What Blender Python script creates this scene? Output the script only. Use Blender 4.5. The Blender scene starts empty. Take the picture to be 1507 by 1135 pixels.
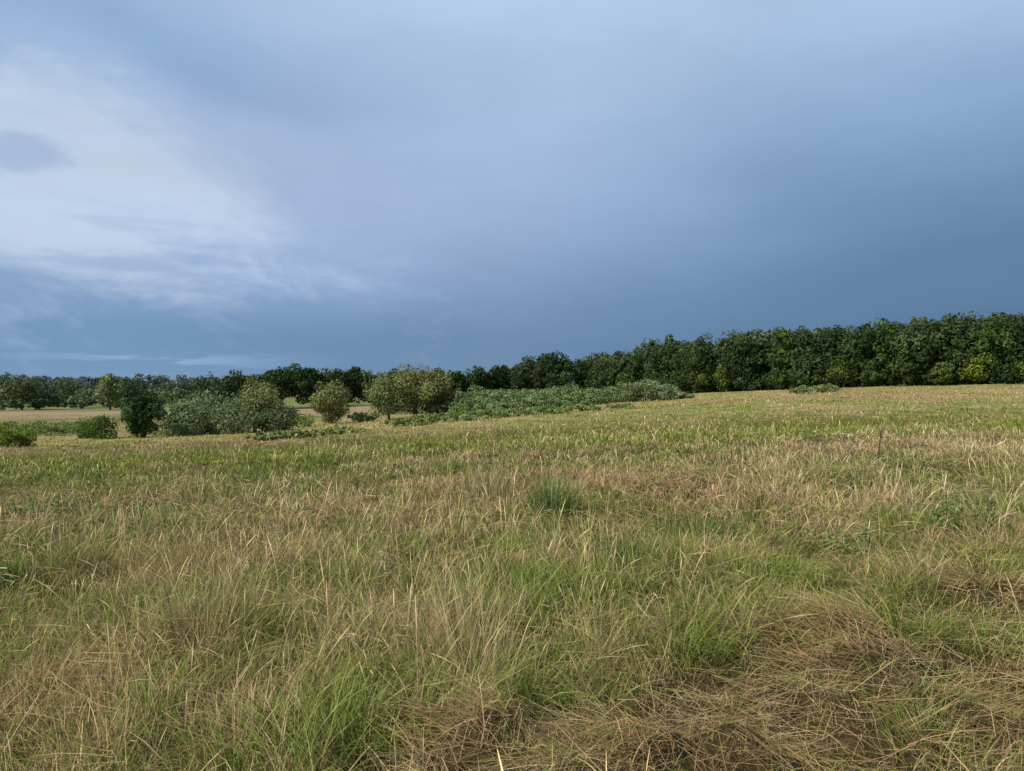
import bpy, math, numpy as np
rng = np.random.default_rng(7)
EYE = 1.6
R2 = math.radians
scene = bpy.context.scene
scene.view_settings.view_transform = 'Standard'
scene.view_settings.look = 'None'
scene.view_settings.exposure = 0

def s2l(c):
    c = np.array(c, float)/255.0
    return np.where(c <= 0.04045, c/12.92, ((c+0.055)/1.055)**2.4)

# ---------------------------------------------------------------- noise
TAB = np.random.default_rng(3).random((256, 256))
def vn(x, y, s, seed=0):
    X = np.asarray(x)/s + seed*17.37 + 1000; Y = np.asarray(y)/s + seed*9.11 + 1000
    xi = np.floor(X).astype(int); yi = np.floor(Y).astype(int)
    fx = X-xi; fy = Y-yi
    fx = fx*fx*(3-2*fx); fy = fy*fy*(3-2*fy)
    a = TAB[xi % 256, yi % 256]; b = TAB[(xi+1) % 256, yi % 256]
    c = TAB[xi % 256, (yi+1) % 256]; d = TAB[(xi+1) % 256, (yi+1) % 256]
    return (a*(1-fx)+b*fx)*(1-fy)+(c*(1-fx)+d*fx)*fy
def fbm(x, y, s, seed=0, o=3):
    v = 0; a = 1; t = 0
    for i in range(o):
        v = v+a*vn(x, y, s/2**i, seed+i*5); t += a; a *= .55
    return v/t
def sstep(a, b, x):
    t = np.clip((x-a)/(b-a), 0, 1); return t*t*(3-2*t)

# ---------------------------------------------------------------- terrain
DT = np.array([0, 5, 12, 25, 40, 60, 90, 130, 200, 300, 600, 4000.])
AZT = np.array([-180, -90, -60, -34, -18, 0, 12, 24, 34, 60, 90, 180.])
ZT = np.array([
 [0,0,0,0,0,0,0,0,0,0,0,0],
 [0,0,-.1,-.5,-1,-1.5,-2,-3,-4,-5,-6,-8],
 [0,0,-.25,-.8,-1.5,-2.4,-3.6,-4.6,-5.8,-7,-8,-8],
 [0,0,-.25,-.8,-1.5,-2.4,-3.6,-4.6,-5.8,-7,-8,-8],
 [0,0,-.2,-.7,-1.3,-2.1,-3.2,-4.2,-5.4,-6.5,-8,-8],
 [0,0,-.1,-.4,-.8,-1.2,-1.8,-2.4,-3.2,-4,-5,-6],
 [0,0,0,-.1,-.25,-.4,-.65,-.8,-1.,-1,-2,-4],
 [0,0,0,0,.08,.2,.4,.65,1,2,2,0],
 [0,0,.05,.1,.25,.45,.75,1.1,2,3,3,2],
 [0,0,.05,.1,.25,.45,.75,1.1,2,3,3,2],
 [0,0,0,0,.1,.2,.3,.5,1,1,1,1],
 [0,0,0,0,0,0,0,0,0,0,0,0]], float)
NR, NA = 260, 480
RAD = np.concatenate([[0], np.geomspace(0.5, 4000, NR-1)])
AZG = np.linspace(-180, 180, NA+1)
T1 = np.array([np.interp(RAD, DT, row) for row in ZT])
G = np.array([np.interp(AZG, AZT, T1[:, j]) for j in range(NR)])
k = np.exp(-np.linspace(-2, 2, 25)**2); k /= k.sum()
Gp = np.concatenate([G[:, -13:-1], G, G[:, 1:13]], 1)
G = np.array([np.convolve(r, k, 'valid') for r in Gp])
k2 = np.exp(-np.linspace(-2, 2, 13)**2); k2 /= k2.sum()
Gq = np.concatenate([np.repeat(G[:1], 6, 0), G, np.repeat(G[-1:], 6, 0)], 0)
G = np.array([np.convolve(Gq[:, j], k2, 'valid') for j in range(NA+1)]).T
LR = np.concatenate([[-1.2], np.log(RAD[1:])])
AA, RR = np.meshgrid(np.radians(AZG), RAD)
GX = RR*np.sin(AA); GY = RR*np.cos(AA)
def mown(x, y):
    """1 inside the mown / flattened corner"""
    by = np.interp(x, [-3, -0.6, 0.4, 1.3, 2.6, 4.3, 7, 12], [1.2, 2.8, 3.6, 4.6, 5.3, 6.3, 7.2, 8.0])
    w = (fbm(x, y, .7, 31)-.5)*1.6
    m = sstep(-.25, .25, by-y+w*.9)
    return m*(1-.92*sstep(.48, .56, fbm(x, y, .9, 91, 3)))
def bump(x, y):
    r = np.hypot(x, y)
    b = (fbm(x, y, 2.2, 4)-.5)*.2*sstep(.5, 3, r) + (fbm(x, y, 18, 8)-.5)*.5*sstep(15, 60, r)
    b += mown(x, y)*((fbm(x, y, .55, 12)-.55)*.55)
    return b
G = G + bump(GX, GY)
def gz(x, y):
    r = np.hypot(x, y); a = np.degrees(np.arctan2(x, y))
    fr = np.interp(np.log(np.maximum(r, .302)), LR, np.arange(NR)); fa = (a+180)/360*NA
    i = np.clip(fr.astype(int), 0, NR-2); j = np.clip(fa.astype(int), 0, NA-1)
    u = fr-i; v = fa-j
    return (G[i, j]*(1-u)+G[i+1, j]*u)*(1-v)+(G[i, j+1]*(1-u)+G[i+1, j+1]*u)*v
def gz1(x, y): return float(gz(np.array([float(x)]), np.array([float(y)]))[0])

STRAW = np.array([.68, .53, .28]); STRAW2 = np.array([.46, .32, .15]); PINK = np.array([.48, .31, .19])
GREEN = np.array([.14, .21, .04]); GREEN2 = np.array([.29, .35, .085]); YEL = np.array([.37, .41, .07])
def ell(x, y, cx, cy, rx, ry):
    return np.exp(-(((x-cx)/rx)**2+((y-cy)/ry)**2))
def dryness(x, y):
    f = fbm(x, y, 3.2, 2, 4)*.42+fbm(x, y, 14, 6, 2)*.2+fbm(x, y, .6, 19, 2)*.38
    f = .50+(f-.5)*3.3
    f += .4*ell(x, y, 1.9, 11.5, 2.2, 1.4)+.3*ell(x, y, -3, 12, 4, 2.0)+.3*ell(x, y, 40, 80, 50, 25)+.15*ell(x, y, -2, 4, 3, 2)+.2*ell(x, y, 8, 19, 10, 2.2)
    f -= .7*ell(x, y, 7, 28, 9, 5)+.6*ell(x, y, -13, 23, 12, 4)+.15*ell(x, y, .8, 5.5, 1.5, 1.0)+.2*ell(x, y, 2, 15, 8, 1.5)
    return np.clip(f, 0, 1)
def yellowness(x, y):
    return np.clip(1.0*ell(x, y, 7, 28, 12, 6)+.8*ell(x, y, -13, 23, 13, 5)+.6*sstep(.5, .7, fbm(x, y, 9, 44))*sstep(12, 25, y), 0, 1)
def pinkness(x, y):
    return np.clip(.9*ell(x, y, 1.8, 11.8, 2.2, 1.5)+.6*ell(x, y, -8, 13, 4, 2)+.7*ell(x, y, 25, 75, 45, 16)+.7*sstep(.5, .7, fbm(x, y, 12, 71))*sstep(12, 30, y), 0, 1)
def field_col(x, y):
    d = dryness(x, y)[..., None]; ye = yellowness(x, y)[..., None]; pk = pinkness(x, y)[..., None]
    g = GREEN2*(1-ye)+YEL*ye
    s = STRAW*.8*(1-pk)+PINK*pk
    return g*(1-d)+s*d

# ---------------------------------------------------------------- mesh helpers
def raw_mesh(name, V, F, cols=None, mats=(), midx=None, smooth=False):
    me = bpy.data.meshes.new(name)
    me.vertices.add(len(V)); me.vertices.foreach_set('co', np.ascontiguousarray(V, np.float32).ravel())
    m = len(F); me.loops.add(m*4); me.loops.foreach_set('vertex_index', np.ascontiguousarray(F, np.int32).ravel())
    me.polygons.add(m)
    me.polygons.foreach_set('loop_start', np.arange(0, m*4, 4, dtype=np.int32))
    try: me.polygons.foreach_set('loop_total', np.full(m, 4, np.int32))
    except Exception: pass
    for mt in mats: me.materials.append(mt)
    if midx is not None: me.polygons.foreach_set('material_index', np.ascontiguousarray(midx, np.int32))
    if smooth: me.polygons.foreach_set('use_smooth', np.ones(m, bool))
    if cols is not None:
        at = me.color_attributes.new('Col', 'FLOAT_COLOR', 'POINT')
        c = np.ones((len(V), 4), np.float32); c[:, :3] = cols
        at.data.foreach_set('color', c.ravel())
    me.update(calc_edges=True)
    ob = bpy.data.objects.new(name, me); scene.collection.objects.link(ob)
    return ob

# ---------------------------------------------------------------- materials
def newmat(name):
    m = bpy.data.materials.new(name); m.use_nodes = True
    m.node_tree.nodes.clear(); return m, m.node_tree.nodes, m.node_tree.links
def leafmat(name, trans=.3, noise=None):
    m, n, l = newmat(name)
    at = n.new('ShaderNodeAttribute'); at.attribute_name = 'Col'
    col = at.outputs['Color']
    if noise:
        tc = n.new('ShaderNodeNewGeometry'); nz = n.new('ShaderNodeTexNoise'); nz.inputs['Scale'].default_value = noise
        nz.inputs['Detail'].default_value = 1
        l.new(tc.outputs['Position'], nz.inputs['Vector'])
        mr = n.new('ShaderNodeMapRange'); mr.inputs[1].default_value = .3; mr.inputs[2].default_value = .7
        mr.inputs[3].default_value = .7; mr.inputs[4].default_value = 1.3
        l.new(nz.outputs['Fac'], mr.inputs[0])
        vm = n.new('ShaderNodeVectorMath'); vm.operation = 'SCALE'
        l.new(col, vm.inputs[0]); l.new(mr.outputs[0], vm.inputs['Scale']); col = vm.outputs[0]
    d = n.new('ShaderNodeBsdfDiffuse'); t = n.new('ShaderNodeBsdfTranslucent')
    l.new(col, d.inputs['Color']); l.new(col, t.inputs['Color'])
    m1 = n.new('ShaderNodeMixShader'); m1.inputs[0].default_value = trans
    l.new(d.outputs[0], m1.inputs[1]); l.new(t.outputs[0], m1.inputs[2])
    o = n.new('ShaderNodeOutputMaterial'); l.new(m1.outputs[0], o.inputs['Surface'])
    return m
M_GRASS = leafmat('grass_blade', .18)
M_LEAF = leafmat('leaf', .16, noise=.5)
def barkmat():
    m, n, l = newmat('bark')
    b = n.new('ShaderNodeBsdfPrincipled'); nz = n.new('ShaderNodeTexNoise'); nz.inputs['Scale'].default_value = 9
    r = n.new('ShaderNodeValToRGB'); r.color_ramp.elements[0].color = (.035, .028, .02, 1); r.color_ramp.elements[1].color = (.13, .11, .085, 1)
    l.new(nz.outputs['Fac'], r.inputs[0]); l.new(r.outputs[0], b.inputs['Base Color']); b.inputs['Roughness'].default_value = .9
    o = n.new('ShaderNodeOutputMaterial'); l.new(b.outputs[0], o.inputs[0]); return m
M_BARK = barkmat()
def groundmat():
    m, n, l = newmat('meadow_soil')
    at = n.new('ShaderNodeAttribute'); at.attribute_name = 'Col'
    geo = n.new('ShaderNodeNewGeometry')
    n1 = n.new('ShaderNodeTexNoise'); n1.inputs['Scale'].default_value = 1.3; n1.inputs['Detail'].default_value = 7; n1.inputs['Roughness'].default_value = .75
    l.new(geo.outputs['Position'], n1.inputs['Vector'])
    mr = n.new('ShaderNodeMapRange'); mr.inputs[1].default_value = .3; mr.inputs[2].default_value = .7; mr.inputs[3].default_value = .45; mr.inputs[4].default_value = 1.35
    l.new(n1.outputs['Fac'], mr.inputs[0])
    vm = n.new('ShaderNodeVectorMath'); vm.operation = 'SCALE'; l.new(at.outputs['Color'], vm.inputs[0]); l.new(mr.outputs[0], vm.inputs['Scale'])
    b = n.new('ShaderNodeBsdfDiffuse'); l.new(vm.outputs[0], b.inputs['Color'])
    o = n.new('ShaderNodeOutputMaterial'); l.new(b.outputs[0], o.inputs[0]); return m

# ---------------------------------------------------------------- ground object
V = np.stack([GX[:, :-1], GY[:, :-1], G[:, :-1]], -1).reshape(-1, 3)
ii, jj = np.meshgrid(np.arange(NR-1), np.arange(NA), indexing='ij')
F = np.stack([ii*NA+jj, ii*NA+(jj+1) % NA, (ii+1)*NA+(jj+1) % NA, (ii+1)*NA+jj], -1).reshape(-1, 4)[:, ::-1]
vx, vy = V[:, 0], V[:, 1]; rr = np.hypot(vx, vy)
C = field_col(vx, vy)
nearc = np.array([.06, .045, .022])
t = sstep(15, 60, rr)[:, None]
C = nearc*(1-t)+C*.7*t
def rect(x, y, x0, x1, y0, y1, s=4):
    return sstep(x0-s, x0+s, x)*(1-sstep(x1-s, x1+s, x))*sstep(y0-s, y0+s, y)*(1-sstep(y1-s, y1+s, y))
far = sstep(85, 110, vy)*(1-sstep(0, 14, vx))
farc = np.where((fbm(vx, vy, 50, 9) > .5)[:, None], np.array([.15, .19, .07]), np.array([.21, .2, .09]))
C = C*(1-far[:, None])+farc*far[:, None]
brown = np.clip(rect(vx, vy, -150, -82, 140, 200, 6)+rect(vx, vy, -62, -18, 120, 195, 6), 0, 1)[:, None]
C = C*(1-brown)+np.array([.31, .235, .15])*brown
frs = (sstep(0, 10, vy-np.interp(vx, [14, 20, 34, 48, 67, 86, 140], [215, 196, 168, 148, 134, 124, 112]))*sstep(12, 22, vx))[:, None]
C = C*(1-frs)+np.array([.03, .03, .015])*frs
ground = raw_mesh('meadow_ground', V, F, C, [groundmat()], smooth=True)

# ---------------------------------------------------------------- blades
class Acc:
    def __init__(s): s.V = []; s.F = []; s.C = []; s.n = 0
    def add(s, V, F, C):
        s.V.append(V); s.F.append(F+s.n); s.C.append(C); s.n += len(V)
    def build(s, name, mat):
        return raw_mesh(name, np.concatenate(s.V), np.concatenate(s.F), np.concatenate(s.C), [mat])

def blades(acc, x, y, z0, L, th0, th1, az, w, c0, c1, S=3, prof='blade', tw=None):
    N = len(x)
    tt = np.linspace(0, 1, S+1)
    th = th0[:, None]+(th1-th0)[:, None]*tt[None, :]**1.3
    thm = (th[:, 1:]+th[:, :-1])/2
    dl = (L/S)[:, None]
    hz = np.concatenate([np.zeros((N, 1)), np.cumsum(np.sin(thm)*dl, 1)], 1)
    vz = np.concatenate([np.zeros((N, 1)), np.cumsum(np.cos(thm)*dl, 1)], 1)
    px = x[:, None]+hz*np.sin(az)[:, None]; py = y[:, None]+hz*np.cos(az)[:, None]; pz = z0[:, None]+vz
    if tw is None: tw = rng.uniform(0, 2*np.pi, N)
    sx, sy = np.cos(tw), np.sin(tw)
    if prof == 'blade': wp = np.maximum(1-tt**2, .12)
    elif prof == 'straw': wp = np.full(S+1, .8); wp[-1] = .4
    else:
        wp = np.where(tt < .74, .45, 1.5); wp[-1] = .3
    hw = w[:, None]*wp[None, :]*.5
    P = np.empty((N, S+1, 2, 3))
    P[:, :, 0, 0] = px-hw*sx[:, None]; P[:, :, 1, 0] = px+hw*sx[:, None]
    P[:, :, 0, 1] = py-hw*sy[:, None]; P[:, :, 1, 1] = py+hw*sy[:, None]
    sl = hw*.35
    P[:, :, 0, 2] = pz-sl; P[:, :, 1, 2] = pz+sl
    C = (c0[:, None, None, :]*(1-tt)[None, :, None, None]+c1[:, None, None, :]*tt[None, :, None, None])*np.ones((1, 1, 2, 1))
    b = (np.arange(N)*(S+1)*2)[:, None]; kk = np.arange(S)[None, :]*2
    F = np.stack([b+kk, b+kk+1, b+kk+3, b+kk+2], -1).reshape(-1, 4)
    acc.add(P.reshape(-1, 3), F, C.reshape(-1, 3))

def sample(N, y0, y1, p, a=.78, b=1.4):
    ys = np.linspace(y0, y1, 4000)
    pdf = (a*ys+b)*ys**(-p); cdf = np.cumsum(pdf); cdf /= cdf[-1]
    y = np.interp(rng.random(N), cdf, ys); x = rng.uniform(-1, 1, N)*(a*y+b)
    return x, y
def clumped(N, nc, y0, y1, p, sg, frac=.72):
    cx, cy = sample(nc, y0, y1, p); r1 = rng.random(nc); r2 = rng.random(nc)
    x, y = sample(N, y0, y1, p)
    n2 = int(N*frac); pk = rng.integers(0, nc, n2)
    s = sg*np.maximum(1, cy[pk]/8)
    ox = rng.normal(0, 1, n2)*s; oy = rng.normal(0, 1, n2)*s
    x[:n2] = cx[pk]+ox; y[:n2] = cy[pk]+oy
    out = np.full(N, np.nan); out[:n2] = np.arctan2(ox, oy)
    h = rng.random(N); h[:n2] = r1[pk]; cc = rng.random(N); cc[:n2] = r2[pk]
    return x, y, out, h, cc

def inforest(x, y):
    return (y > np.interp(x, [14, 20, 34, 48, 67, 86, 140], [230, 196, 168, 148, 134, 124, 112])+2) & (x > 12)
grass = Acc()
def layer(N, nc, y0, y1, p, S, kind):
    x, y, out, hc, cc = clumped(N, nc, y0, y1, p, .05)
    keep = ~inforest(x, y)
    m = mown(x, y)
    if kind == 'stalk':
        dens = sstep(.42, .66, fbm(x, y, 1.6, 21, 3)*.6+fbm(x, y, 7, 23, 2)*.4)
        keep &= rng.random(N) < (.14+.86*dens)*(1-.97*m)
    elif kind == 'leaf':
        keep &= rng.random(N) < (1-.72*m)
    x, y, out, hc, cc, m = [q[keep] for q in (x, y, out, hc, cc, m)]
    N = len(x); R = rng.random
    wind = fbm(x, y, 1.0, 15, 2)*5*np.pi+.4
    az = np.where(np.isnan(out), wind+rng.normal(0, 1.0, N), out+rng.normal(0, .5, N))
    az = np.where(R(N) < .35, wind+rng.normal(0, .6, N), az)
    px = y/745.
    z = gz(x, y)
    dr = dryness(x, y); ye = yellowness(x, y); pk = pinkness(x, y)
    hf = np.minimum(.10+1.65*fbm(x, y, .7, 51, 3), 1.3)
    df = 1-.25*sstep(7, 16, y)
    v = (.5+.95*R(N))[:, None]*(.65+.7*cc)[:, None]
    def mixc(a, b, t): return a*(1-t[:, None])+b*t[:, None]
    if kind == 'leaf':
        dry = R(N)*.55+cc*.45 < (.08+.76*dr+.15*m)
        g = mixc(GREEN, GREEN2, R(N)); g = mixc(g, np.broadcast_to(YEL, g.shape), np.clip(ye*.9*R(N)+.15*(cc > .75), 0, 1))
        s = mixc(STRAW, STRAW2, R(N)); s = mixc(s, np.broadcast_to(PINK, s.shape), pk*.7*R(N))
        c = np.where(dry[:, None], s, g)*v
        L = np.where(dry, .21, .22)*(.4+.85*R(N))*hf*(.5+.9*hc)*df
        L *= (1-.45*m)
        th0 = np.abs(rng.normal(.4, .4, N)); th1 = th0+np.where(dry, rng.uniform(.1, 1.7, N), rng.uniform(.2, 1.8, N))
        w = np.maximum(.0037*(.6+.8*R(N)), px*.62*(.7+.6*R(N)))
        w = np.minimum(w, .07)
        blades(grass, x, y, z-.01, L, th0, th1, az, w, c*.45, c*1.1, S)  # root end darkened to paint shade into the gaps between blades
    else:
        s = mixc(STRAW, np.broadcast_to(np.array([.72, .58, .34]), (N, 3)), R(N)); s = mixc(s, np.broadcast_to(PINK, s.shape), np.clip(pk+.3*(cc > .6), 0, 1)*.7)
        s = np.where((R(N) < .28)[:, None], np.broadcast_to(np.array([.30, .31, .12]), s.shape), s)*v
        L = .45*(.5+.65*R(N))*hf*(.75+.45*hc)*df
        th0 = np.abs(rng.normal(.2, .25, N)); th1 = th0+rng.uniform(.05, 1.1, N)**1.4
        fl = R(N) < .2; th0 = np.where(fl, .9, th0); th1 = np.where(fl, 1.5, th1)
        w = np.minimum(np.maximum(.0032, px*.42), .035)*(.6+.6*R(N))
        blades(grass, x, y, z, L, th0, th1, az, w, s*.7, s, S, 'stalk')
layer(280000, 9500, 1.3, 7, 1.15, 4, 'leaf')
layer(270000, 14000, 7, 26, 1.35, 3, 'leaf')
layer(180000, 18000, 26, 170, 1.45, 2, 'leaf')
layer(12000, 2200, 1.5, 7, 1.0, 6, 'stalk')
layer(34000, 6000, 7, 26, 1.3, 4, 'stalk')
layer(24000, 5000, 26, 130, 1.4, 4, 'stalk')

def straw(N, y0, y1, p, onlymown):
    x, y = sample(N, y0, y1, p); m = mown(x, y)
    keep = rng.random(N) < (m*(.15+.85*sstep(.38, .6, fbm(x, y, .55, 12))) if onlymown else np.maximum(m*.5, .06+sstep(.42, .68, fbm(x, y, .9, 61))*.8))
    x, y, m = x[keep], y[keep], m[keep]; N = len(x); R = rng.random
    sw = vn(x, y, .9, 77)*2*np.pi
    az = sw+rng.normal(0, .8, N)
    z = gz(x, y)+np.where(m > .5, R(N)**1.5*.085, R(N)*.17)
    th0 = rng.normal(1.38, .24, N); th1 = th0+rng.normal(.12, .3, N)
    L = rng.uniform(.08, .36, N)
    br = np.array([.27, .15, .075]); q = (R(N)*.5+.5*sstep(.3, .7, fbm(x, y, .4, 66)))[:, None]
    c = STRAW*.92*q+(1-q)*br
    c = c*(.45+.7*R(N))[:, None]
    g = R(N) < .15; c[g] = GREEN2*.85
    w = np.maximum(.0032, y/745*.7)*(.6+.7*R(N))
    blades(grass, x, y, z, L, th0, th1, az, w, c, c, 3, 'straw')
straw(130000, 1.5, 9.5, .9, True)
straw(60000, 1.5, 14, 1.1, False)
grass.build('meadow_grass', M_GRASS)

# ---------------------------------------------------------------- trees
class Leafy:
    def __init__(s): s.V = []; s.F = []; s.C = []; s.M = []; s.n = 0
    def _a(s, V, F, C, m):
        s.V.append(V); s.F.append(F+s.n); s.C.append(C); s.M.append(np.full(len(F), m)); s.n += len(V)
    def leaves(s, P, Nn, size, col):
        N = len(P); a = rng.normal(size=(N, 3)); t = np.cross(Nn, a); t /= np.linalg.norm(t, axis=1)[:, None]+1e-9
        b = np.cross(Nn, t); b /= np.linalg.norm(b, axis=1)[:, None]+1e-9
        sz = size[:, None]
        fold = Nn*sz*.22
        Q = np.stack([P-t*sz, P-b*sz*.6+fold, P+t*sz, P+b*sz*.6+fold], 1).reshape(-1, 3)
        F = (np.arange(N)*4)[:, None]+np.arange(4)[None]
        s._a(Q, F, np.repeat(col, 4, 0), 0)
    def tube(s, pts, rads, k=7):
        pts = np.array(pts, float); n = len(pts); V = []
        for i in range(n):
            d = pts[min(i+1, n-1)]-pts[max(i-1, 0)]; d /= np.linalg.norm(d)+1e-9
            u = np.cross(d, [.3, .9, .1]); u /= np.linalg.norm(u); w = np.cross(d, u)
            an = np.arange(k)/k*2*np.pi
            V.append(pts[i]+rads[i]*(np.cos(an)[:, None]*u+np.sin(an)[:, None]*w))
        V = np.concatenate(V); F = [[i*k+j, i*k+(j+1) % k, (i+1)*k+(j+1) % k, (i+1)*k+j] for i in range(n-1) for j in range(k)]
        s._a(V, np.array(F), np.ones((len(V), 3))*.1, 1)
    def build(s, name):
        return raw_mesh(name, np.concatenate(s.V), np.concatenate(s.F), np.concatenate(s.C), [M_LEAF, M_BARK], np.concatenate(s.M))

def crown(lf, c, rx, ry, rz, nleaf, size, col, nl=26, lr=.34, var=.35, tint2=None):
    u = rng.normal(size=(nl, 3)); u /= np.linalg.norm(u, axis=1)[:, None]
    rad = rng.uniform(.45, .88, nl)[:, None]
    LC = u*rad*np.array([rx, ry, rz])
    LRad = lr*rng.uniform(.55, 1.25, nl)*min(rx, rz)
    LC = np.concatenate([LC, [[0, 0, 0]]]); LRad = np.append(LRad, .6*min(rx, rz))
    wgt = LRad**2; wgt /= wgt.sum()
    idx = rng.choice(nl+1, nleaf, p=wgt)
    v = rng.normal(size=(nleaf, 3)); v /= np.linalg.norm(v, axis=1)[:, None]
    rr = rng.uniform(.72, 1.14, nleaf)
    P = c+LC[idx]+v*(LRad[idx]*rr)[:, None]*np.array([1, 1, .8*min(1.3, max(.7, rz/rx))])
    Nn = v+rng.normal(0, .45, (nleaf, 3)); Nn /= np.linalg.norm(Nn, axis=1)[:, None]
    lv = rng.uniform(1-var, 1+var, nl+1)[idx]
    cc = np.array(col)[None]*(lv*rng.uniform(.7, 1.3, nleaf))[:, None]
    if tint2 is not None:
        q = rng.random(nl+1)[idx][:, None]; cc = cc*(1-q)+np.array(tint2)*q*rng.uniform(.7, 1.3, nleaf)[:, None]
    lf.leaves(P, Nn, size*rng.uniform(.6, 1.3, nleaf), cc)
    return c+LC

def tree(lf, x, y, H, R, col, nleaf=3000, size=.1, low=.2, nl=26, trunk=True, lr=.34, var=.35, tint2=None, sink=.0):
    z = gz1(x, y)-sink
    zc = z+H*(low+(1-low)/2); rz = H*(1-low)/2
    c = np.array([x, y, zc])
    LC = crown(lf, c, R*.92, R*.92, rz*.95, nleaf, size, col, nl, lr, var, tint2=tint2)
    if trunk:
        tr = H*.022+.02
        lean = rng.normal(0, .03, 2)*H
        top = np.array([x+lean[0], y+lean[1], z+H*.72])
        p0 = np.array([x, y, z-.2]); mid = (p0+top)/2+np.append(rng.normal(0, .02, 2)*H, 0)
        lf.tube([p0, p0+(mid-p0)*.5, mid, top], [tr*1.3, tr, tr*.75, tr*.25])
        for L in LC[rng.choice(len(LC), min(7, len(LC)), replace=False)]:
            s = p0+(top-p0)*rng.uniform(.25, .7)
            m = (s+L)/2+np.array([0, 0, -.04*H])
            lf.tube([s, m, L], [tr*.5, tr*.33, tr*.1], 5)

F = 1096.
def at(px, d): return (px-753)/F*d
def single(name, x, y, H, R, col, **k):
    lf = Leafy(); tree(lf, x, y, H, R, col, **k); return lf.build(name)

DK = (.035, .062, .024); OLV = (.185, .205, .08); WIL = (.19, .24, .12); YG = (.18, .24, .045); GRY = (.085, .105, .048)
def shrubmass(name, pts, col, size, n, tint2=None):
    lf = Leafy()
    for (x, y, H, R) in pts:
        z = gz1(x, y)
        c = np.array([x, y, z+H*.38])
        LC = crown(lf, c, R, R, H*.58, n, size, col, 30, .5, .2, tint2=tint2)
        for L in LC[:8]:
            b = np.array([x+rng.normal(0, .15*R), y+rng.normal(0, .15*R), z-.1])
            lf.tube([b, (b+L)/2+np.array([0, 0, .1]), L], [.05, .035, .012], 5)
    return lf.build(name)
single('young_oak_tree', at(210, 50), 50, 3.2, 1.5, (.045, .09, .03), nleaf=6500, size=.085, low=.0, nl=44, lr=.3)
shrubmass('dogwood_shrub', [(at(150, 50), 50, 1.7, 1.2), (at(132, 52), 52, 1.2, .8)], (.08, .13, .035), .07, 2500)
shrubmass('willow_shrub', [(at(255, 54), 54, 2.4, 1.2), (at(285, 56), 56, 3.0, 1.7), (at(318, 56), 56, 3.4, 1.8), (at(345, 55), 55, 2.8, 1.5), (at(268, 53), 53, 1.9, 1.3), (at(418, 60), 60, 2.4, 1.1), (at(395, 58), 58, 1.7, 1.2)], WIL, .085, 3600, tint2=(.14, .19, .085))
single('willow_tree', at(375, 60), 60, 4.7, 2.2, OLV, nleaf=8500, size=.095, low=.0, nl=44, lr=.40, var=.2)
single('willow_tree', at(484, 78), 78, 4.7, 2.1, OLV, nleaf=7000, size=.11, low=.0, nl=40, lr=.40, var=.2)
single('willow_tree', at(572, 80), 80, 4.9, 2.3, (.165, .20, .078), nleaf=8000, size=.11, low=.0, nl=44, lr=.42, var=.2)
single('willow_tree', at(610, 82), 82, 5.9, 3.2, OLV, nleaf=11000, size=.12, low=.0, nl=54, lr=.38, var=.2)
single('willow_tree', at(642, 83), 83, 5.2, 2.4, OLV, nleaf=8000, size=.12, low=.0, nl=44, lr=.40, var=.2)
pts = []
for px, d, H, R in [(664, 88, 2.2, 2.2), (690, 89, 3.2, 3.0), (722, 90, 3.5, 3.2), (752, 91, 3.1, 2.9), (785, 96, 2.8, 2.9), (815, 98, 3.3, 3.2), (845, 99, 3.1, 3.0), (872, 97, 2.3, 2.6), (710, 84, 1.8, 2.6), (745, 86, 1.7, 2.6), (655, 82, 1.6, 1.8), (780, 90, 1.6, 2.6), (820, 92, 1.5, 2.6)]:
    pts.append((at(px, d), d, H, R))
shrubmass('willow_shrub', pts, (.20, .275, .12), .13, 3200, tint2=(.16, .22, .09))
shrubmass('willow_shrub', [(at(px, 104), 104, H, R) for px, H, R in [(900, 2.5, 2.6), (925, 3.3, 3.0), (952, 3.5, 3.0), (978, 2.3, 2.6), (1000, 1.4, 1.9)]], (.18, .24, .11), .13, 3000)
shrubmass('goldenrod_shrub', [(at(8, 42), 42, 1.4, 1.0), (at(30, 43), 43, 1.0, .8), (at(-20, 42), 42, 1.4, 1.0)], YG, .06, 2200)
lf = Leafy()
for px, d, H, R in [(400, 38, .45, 1.6), (440, 39, .45, 1.4), (500, 42, .5, 1.8), (600, 50, .6, 2.0), (630, 52, .7, 2.2), (665, 54, .8, 2.4), (705, 56, .8, 2.6), (740, 58, .8, 2.4), (775, 59, .8, 2.2), (810, 60, .8, 2.2), (860, 62, .7, 1.5), (915, 66, .7, 1.7), (1180, 95, 1.2, 2.2), (1215, 98, 1.3, 2.4), (60, 60, 1.3, 2.4), (90, 62, 1.2, 2.6), (20, 66, 1.4, 2.8), (-20, 62, 1.4, 2.6), (440, 66, 1.3, 1.7), (530, 80, 1.2, 2.2), (680, 80, 1.2, 2.4), (110, 72, 1.3, 2.8), (60, 76, 1.4, 3.0)]:
    x = at(px, d); z = gz1(x, d); crown(lf, np.array([x, d, z+H*.4]), R, R*.8, H*.5, 1500, .05+d*.0006, (.18, .24, .08), 34, .6, .2)
lf.build('low_brush')

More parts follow.
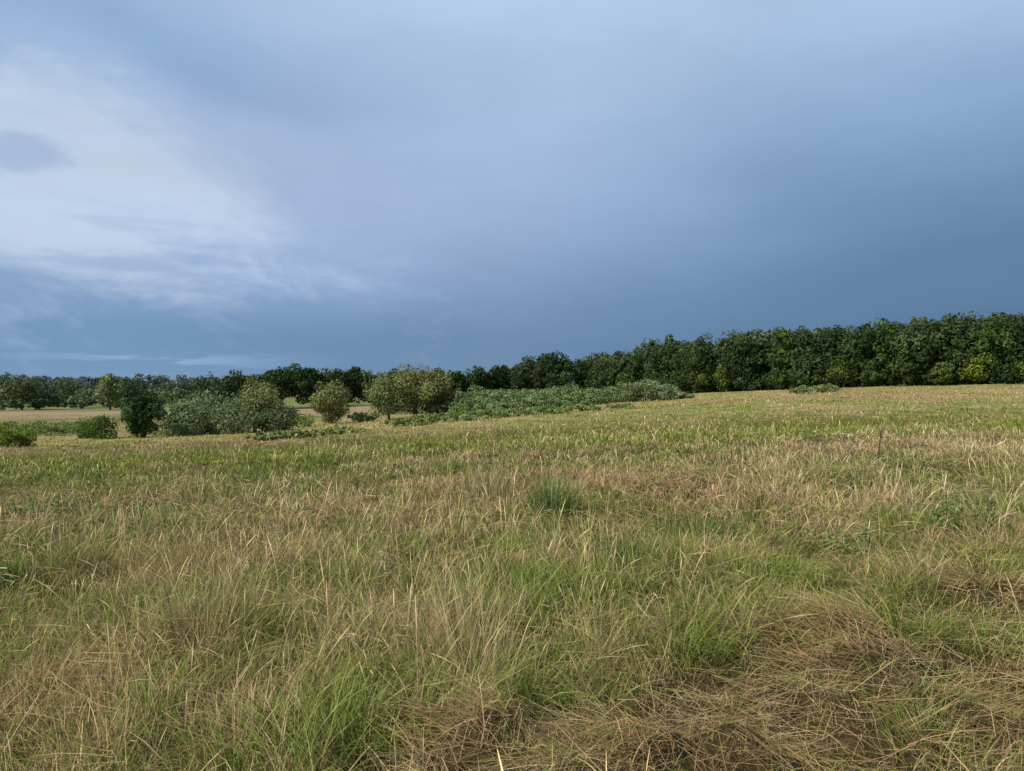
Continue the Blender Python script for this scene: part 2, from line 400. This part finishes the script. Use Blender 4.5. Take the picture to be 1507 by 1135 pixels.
# forest on the right
lf = Leafy()
edge_x = np.array([20, 34, 48, 67, 86, 110, 140]); edge_y = np.array([200, 172, 152, 138, 128, 120, 112])
FC = [DK, (.045, .075, .03), (.055, .085, .036), (.06, .08, .04), (.05, .09, .028)]
for row in range(6):
    x = 17.+rng.uniform(0, 3)
    while x < 132:
        yb = np.interp(x, edge_x, edge_y)+row*6.5+rng.uniform(-3.5, 3.5)
        xx = x+row*2.0
        H = (12.2+rng.normal(0, 1.1)) + row*.3
        R = rng.uniform(2.4, 5.4)
        if xx < 32: H *= .88
        col = np.array(FC[rng.integers(len(FC))])
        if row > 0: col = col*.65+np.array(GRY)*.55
        n = [2700, 2200, 1600, 1100, 900, 900][row]
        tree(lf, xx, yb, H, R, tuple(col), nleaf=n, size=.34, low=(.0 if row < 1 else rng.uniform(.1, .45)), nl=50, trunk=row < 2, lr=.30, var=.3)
        x += R*.8
x = 18.
while x < 135:
    yb = np.interp(x, edge_x, edge_y)-rng.uniform(1.0, 5.5)
    if rng.random() < .7:
        yg = rng.random()**2
        tree(lf, x, yb, rng.uniform(3.5, 10), rng.uniform(1.6, 3.8), (.055+yg*.095, .09+yg*.105, .03), nleaf=2300, size=.22, low=.0, nl=46, lr=.30, var=.35)
    crown(lf, np.array([x+1, yb+1, gz1(x, yb)+1.4]), 3.8, 2.2, rng.uniform(1.8, 3.4), 1400, .26, (.038, .064, .022), 24, .4)
    x += rng.uniform(1.5, 4.2)
lf.build('forest')

lf = Leafy()
def row(px0, px1, d, Hm, Rm, cols, n=1500, size=.3, step=.9, hv=.2):
    p = px0
    while p < px1:
        R = Rm*rng.uniform(.6, 1.45); dd = d*rng.uniform(.95, 1.06)
        c = cols[rng.integers(len(cols))]
        H = Hm*rng.uniform(1-hv, 1+hv)
        tree(lf, at(p, dd), dd, H, R, c, nleaf=n, size=size, low=.0, nl=34, trunk=False, lr=.34)
        p += R*F/d*step*rng.uniform(.35, 1.3)
row(398, 468, 190, 12.2, 4.8, [DK, (.038, .066, .027)], 2500, .4, step=.7, hv=.05)
row(345, 400, 200, 10.4, 3.8, [DK, (.045, .073, .032)], 1700, .4, step=.8, hv=.12)
row(472, 590, 210, 10.2, 3.8, [DK, (.06, .09, .036), (.07, .105, .045)], 1600, .4, step=.7, hv=.2)
row(590, 680, 230, 10.4, 3.8, [DK, (.045, .075, .03)], 1500, .42, step=.7, hv=.18)
row(680, 715, 250, 7.0, 3.4, [DK, (.045, .075, .03)], 1300, .42, step=.8, hv=.2)
row(700, 775, 230, 10.2, 3.6, [DK, (.045, .075, .03)], 1500, .42, step=.7, hv=.2)
row(780, 835, 205, 13.4, 5.2, [(.04, .06, .025), DK], 2800, .4, step=.7, hv=.05)
lf.build('woodland')
lf = Leafy()
HAZED = [(.09, .125, .07), (.07, .105, .06), (.12, .155, .09)]  # tree greens with distance haze mixed into the leaf colour
row(-60, 350, 270, 9.9, 4.6, HAZED, 1100, .46, step=1.2, hv=.35)
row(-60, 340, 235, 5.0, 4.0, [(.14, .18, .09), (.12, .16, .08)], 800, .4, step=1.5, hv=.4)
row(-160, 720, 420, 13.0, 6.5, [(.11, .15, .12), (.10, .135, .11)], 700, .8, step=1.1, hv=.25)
row(-160, 800, 800, 18, 12, [(.14, .18, .18)], 400, 1.6, step=1.0, hv=.15)  # farthest rows coloured bluer, aerial haze painted on the leaves
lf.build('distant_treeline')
single('cottonwood_tree', at(162, 215), 215, 11.6, 4.4, (.22, .26, .12), nleaf=4000, size=.32, low=.02, nl=40)
single('cottonwood_tree', at(32, 225), 225, 11.6, 5.6, (.13, .17, .08), nleaf=4000, size=.34, low=.02, nl=40)

# ---------------------------------------------------------------- individual plants
def tuft(name, x, y, n, Lm, spread, c, w, th=.35):
    a = Acc(); N = n; ox = rng.normal(0, spread, N); oy = rng.normal(0, spread, N)
    X = x+ox; Y = y+oy; v = rng.uniform(.6, 1.3, N)[:, None]; cc = np.array(c)[None]*v
    blades(a, X, Y, gz(X, Y), Lm*rng.uniform(.5, 1.15, N), np.abs(rng.normal(.1, .1, N)), rng.uniform(.1, .6, N)+th*.5, np.arctan2(ox, oy)+rng.normal(0, .5, N), np.full(N, w), cc*.6, cc, 5)
    return a.build(name, M_GRASS)
tuft('rush_tuft', .50, 9.2, 300, .62, .13, (.14, .22, .065), .007, .15)
tuft('grass_tuft', -.35, 10.6, 260, .5, .2, (.36, .33, .16), .011)
tuft('grass_tuft', 1.9, 7.4, 260, .32, .2, (.14, .21, .06), .007)
tuft('grass_tuft', 1.0, 6.4, 260, .32, .16, (.14, .21, .06), .007)
tuft('grass_tuft', -.25, 3.9, 170, .62, .12, (.62, .48, .26), .0035, .9)
tuft('grass_tuft', -1.9, 4.5, 110, .62, .14, (.60, .46, .25), .0035, .8)
tuft('grass_tuft', 1.9, 3.4, 260, .16, .14, (.24, .34, .07), .0042, .8)

def weed(name, x, y, H, nst, leafL, col, spread=.12, leafw=.3):
    lf = Leafy(); z = gz1(x, y)
    for i in range(nst):
        b = np.array([x+rng.normal(0, spread), y+rng.normal(0, spread), z])
        h = H*rng.uniform(.6, 1.1); ln = rng.normal(0, .18, 2)*h
        top = b+np.array([ln[0], ln[1], h])
        lf.tube([b, (b+top)/2+rng.normal(0, .01, 3), top], [.005, .004, .002], 5)
        n = int(26*H/.5); t = rng.uniform(.15, 1, n)[:, None]
        P = b+(top-b)*t; d = rng.normal(size=(n, 3)); d[:, 2] = np.abs(d[:, 2])*.5; d /= np.linalg.norm(d, axis=1)[:, None]
        L = leafL*(1.2-.6*t)*rng.uniform(.7, 1.2, (n, 1))
        side = np.cross(d, [0, 0, 1.]); side /= np.linalg.norm(side, axis=1)[:, None]+1e-9
        e = P+d*L-np.array([0, 0, .25])*L; m = P+d*L*.5+np.array([0, 0, .06])*L
        Q = np.stack([P, m-side*L*leafw*.5, e, m+side*L*leafw*.5], 1).reshape(-1, 3)
        cc = np.array(col)[None]*rng.uniform(.7, 1.3, (n, 1))
        lf._a(Q, (np.arange(n)*4)[:, None]+np.arange(4)[None], np.repeat(cc, 4, 0), 0)
    return lf.build(name)
weed('leafy_weed', 4.55, 7.6, .42, 12, .11, (.19, .28, .07), .25)
weed('leafy_weed', 5.3, 8.3, .45, 12, .10, (.19, .27, .08), .3)
weed('leafy_weed', 3.2, 6.9, .32, 6, .09, (.2, .28, .09), .12)
weed('leafy_weed', -5.0, 10.0, .32, 16, .10, (.14, .25, .06), .35)
weed('leafy_weed', -6.6, 10.6, .32, 16, .10, (.14, .25, .06), .35)
weed('leafy_weed', -3.2, 10.8, .28, 12, .10, (.2, .3, .07), .25)
weed('thistle_plant', -4.18, 6.1, .33, 3, .17, (.42, .48, .26), .09, .24)
weed('goldenrod_plant', 4.6, 15, .7, 6, .10, (.2, .25, .08), .15)
weed('goldenrod_plant', 6.2, 14, .55, 10, .10, (.19, .25, .08), .5)
lf = Leafy(); x, y = 5.85, 11.9; z = gz1(x, y)
lf.tube([(x, y, z), (x+.01, y, z+.42), (x+.05, y, z+.78)], [.005, .004, .002], 6)
n = 260; t = rng.random(n); sp_ = .009*(.3+1.3*np.abs(np.sin(t*14)))*(1.2-t*.8)
P = np.stack([x+.012+.038*t+rng.normal(0, 1, n)*sp_, y+rng.normal(0, 1, n)*sp_, z+.38+t*.40], 1)
Nn = rng.normal(size=(n, 3)); Nn /= np.linalg.norm(Nn, axis=1)[:, None]
lf.leaves(P, Nn, np.full(n, .009), np.array([[.13, .065, .035]])*rng.uniform(.6, 1.4, (n, 1)))
lf.build('dock_plant')
lf = Leafy()
for i in range(30):
    x = 6.7+rng.normal(0, .5); y = 16.5+rng.normal(0, 1.0); z = gz1(x, y); h = rng.uniform(.36, .55)
    lf.tube([(x, y, z), (x+rng.normal(0, .03), y, z+h*.6), (x+rng.normal(0, .04), y, z+h)], [.003, .002, .002], 4)
    n = 14; a = rng.uniform(0, 6.28, n); r = rng.uniform(0, .026, n)
    P = np.stack([x+r*np.cos(a), y+r*np.sin(a), z+h+rng.normal(0, .005, n)], 1)
    lf.leaves(P, np.tile([0, -.3, 1.], (n, 1))+rng.normal(0, .3, (n, 3)), np.full(n, .009), np.tile([.65, .65, .55], (n, 1)))
lf.build('wild_carrot_flowers')

# ---------------------------------------------------------------- world
SUN_EL, SUN_AZ = 42., -126.
w = bpy.data.worlds.new('World'); scene.world = w; w.use_nodes = True
nt = w.node_tree; N = nt.nodes; Lk = nt.links; N.clear()
class E:
    def __init__(s, o): s.o = o
    def _m(s, op, b=None, c=None, rev=False):
        n = N.new('ShaderNodeMath'); n.operation = op
        arr = [s, b, c]
        if rev: arr = [b, s, c]
        for i, v in enumerate(arr):
            if v is None: continue
            if isinstance(v, E): Lk.new(v.o, n.inputs[i])
            else: n.inputs[i].default_value = float(v)
        return E(n.outputs[0])
    def __add__(s, b): return s._m('ADD', b)
    __radd__ = __add__
    def __sub__(s, b): return s._m('SUBTRACT', b)
    def __rsub__(s, b): return s._m('SUBTRACT', b, rev=True)
    def __mul__(s, b): return s._m('MULTIPLY', b)
    __rmul__ = __mul__
def ss(a, b, x):
    n = N.new('ShaderNodeMapRange'); n.interpolation_type = 'SMOOTHSTEP'; Lk.new(x.o, n.inputs[0])
    n.inputs[1].default_value = a; n.inputs[2].default_value = b; return E(n.outputs[0])
def xyz(a, b, c=0.):
    n = N.new('ShaderNodeCombineXYZ')
    for i, v in enumerate((a, b)):
        v = v+c*3.1; Lk.new(v.o, n.inputs[i])
    return n.outputs[0]
def noise(vec, scale, det=4, rough=.55, dist=0.):
    n = N.new('ShaderNodeTexNoise'); n.noise_dimensions = '2D'; Lk.new(vec, n.inputs['Vector']); n.inputs['Scale'].default_value = scale
    n.inputs['Detail'].default_value = det; n.inputs['Roughness'].default_value = rough; n.inputs['Distortion'].default_value = dist
    return E(n.outputs['Fac'])
def mix(f, a, b):
    n = N.new('ShaderNodeMix'); n.data_type = 'RGBA'; n.clamp_factor = True
    if isinstance(f, E): Lk.new(f.o, n.inputs[0])
    else: n.inputs[0].default_value = f
    for i, v in ((6, a), (7, b)):
        if isinstance(v, (tuple, list, np.ndarray)): n.inputs[i].default_value = (*[float(q) for q in v], 1)
        else: Lk.new(v, n.inputs[i])
    return n.outputs[2]
tc = N.new('ShaderNodeTexCoord'); sp = N.new('ShaderNodeSeparateXYZ'); Lk.new(tc.outputs['Generated'], sp.inputs[0])
dx, dy, dz = [E(o) for o in sp.outputs]
A0 = dx._m('ARCTAN2', dy)*57.2958
E0 = dz._m('ARCSINE')*57.2958
w1 = noise(xyz(A0*.05, E0*.09, 3.), 1.0, 2)-.5
w2 = noise(xyz(A0*.05, E0*.09, 9.), 1.0, 2)-.5
A = A0+w1*9.; El = E0+w2*5.
def blob(cx, cy, sx, sy, rot=0., A_=None, E_=None):
    a = (A_ or A)-cx; e = (E_ or El)-cy; c, s = math.cos(R2(rot)), math.sin(R2(rot))
    p = (a*c+e*s)*(1/sx); q = (e*c-a*s)*(1/sy)
    return ((p*p+q*q)*-1.)._m('EXPONENT')
def ramp(stops):
    n = N.new('ShaderNodeValToRGB'); r = n.color_ramp; r.interpolation = 'LINEAR'
    while len(r.elements) > 1: r.elements.remove(r.elements[0])
    for i, (p, c) in enumerate(stops):
        e = r.elements[0] if i == 0 else r.elements.new(p/90)
        e.position = p/90; e.color = (*s2l(c), 1)
    t = E1*(1/90.); Lk.new(t.o, n.inputs[0]); return n.outputs[0]
E1 = E0+w2*2.5
TOP = [(45, (190, 208, 230)), (90, (175, 197, 222))]
left = ramp([(0, (120, 152, 185)), (3, (114, 148, 186)), (6, (125, 156, 195)), (10, (150, 176, 211)), (14, (164, 188, 220)), (18, (163, 188, 220)), (22, (154, 182, 216)), (26, (165, 191, 221))]+TOP)
mid = ramp([(0, (107, 138, 169)), (3, (100, 133, 168)), (6, (112, 143, 180)), (9, (130, 159, 195)), (13, (150, 175, 209)), (18, (163, 188, 220)), (23, (171, 196, 225)), (28, (180, 204, 231))]+TOP)
right = ramp([(0, (102, 133, 162)), (2.5, (92, 122, 154)), (8, (97, 129, 164)), (13, (113, 145, 181)), (18, (138, 168, 204)), (23, (160, 188, 220)), (28, (175, 201, 229))]+TOP)
col = mix(ss(-28, 2, A), left, mid)
col = mix(ss(0, 30, A), col, right)
fine = noise(xyz(A0*.10, E0*.24+A0*.03, 1.), 1.0, 7, .62, .3)
b2 = blob(-14, 14, 18, 7, -25)
col = mix(b2*.4, col, s2l((173, 191, 223)))
bright = ss(.20, .95, blob(-33, 13.2, 20, 7.5, -14)+(fine-.5)*1.2)
col = mix(bright*.88, col, s2l((192, 208, 230)))
drk = ss(.40, .8, blob(-33.5, 14.2, 2.8, 1.1)+(fine-.5)*1.3)
col = mix(drk*.55, col, s2l((148, 174, 211)))
drk2 = blob(-26, 22, 14, 2.2, -10)
col = mix(drk2*.65, col, s2l((132, 162, 202)))
st = ss(.46, .62, noise(xyz(A0*.05, E0*.4, 5.), 1., 6, .62))
low = ss(4, 7, E0)*(ss(9, 13, E0)*-1+1)*(ss(-18, -6, A0)*-1+1)
col = mix(st*low*.5, col, s2l((138, 165, 205)))
st2 = ss(.50, .60, noise(xyz(A0*.08, E0*1.1, 8.), 1., 4, .6))*blob(-25, 1.6, 7, .7, 0, A0, E0)
col = mix(st2*.7, col, s2l((152, 178, 208)))
mot = noise(xyz(A0*.035, E0*.11, 12.), 1., 5, .55)
mm = ss(.25, .75, mot)*.12+.95
vm = N.new('ShaderNodeVectorMath'); vm.operation = 'SCALE'; Lk.new(col, vm.inputs[0]); Lk.new(mm.o, vm.inputs['Scale']); storm = vm.outputs[0]
sky = N.new('ShaderNodeTexSky'); sky.sky_type = 'NISHITA'; sky.sun_disc = False
sky.sun_elevation = R2(SUN_EL); sky.sun_rotation = R2(SUN_AZ)
vb = N.new('ShaderNodeVectorMath'); vb.operation = 'SCALE'; Lk.new(storm, vb.inputs[0]); vb.inputs['Scale'].default_value = 10.0
front = ss(-.35, .15, dy)
fin = mix(front, sky.outputs[0], vb.outputs[0])
bg = N.new('ShaderNodeBackground'); bg.inputs['Strength'].default_value = .1; Lk.new(fin, bg.inputs['Color'])
wo = N.new('ShaderNodeOutputWorld'); Lk.new(bg.outputs[0], wo.inputs['Surface'])

# ---------------------------------------------------------------- sun & camera
from mathutils import Vector
sd = bpy.data.lights.new('sun', 'SUN'); sd.energy = 4.7; sd.angle = R2(.8); sd.color = (1, .93, .82)
so = bpy.data.objects.new('sun', sd); scene.collection.objects.link(so)
v = Vector((math.sin(R2(SUN_AZ))*math.cos(R2(SUN_EL)), math.cos(R2(SUN_AZ))*math.cos(R2(SUN_EL)), math.sin(R2(SUN_EL))))
so.rotation_euler = v.to_track_quat('Z', 'Y').to_euler()
cd = bpy.data.cameras.new('camera'); cd.sensor_width = 36; cd.lens = 36*F/1507; cd.clip_end = 9000; cd.clip_start = .05
co = bpy.data.objects.new('camera', cd); scene.collection.objects.link(co)
co.location = (0, 0, EYE); co.rotation_euler = (R2(90-.2), 0, 0)
scene.camera = co
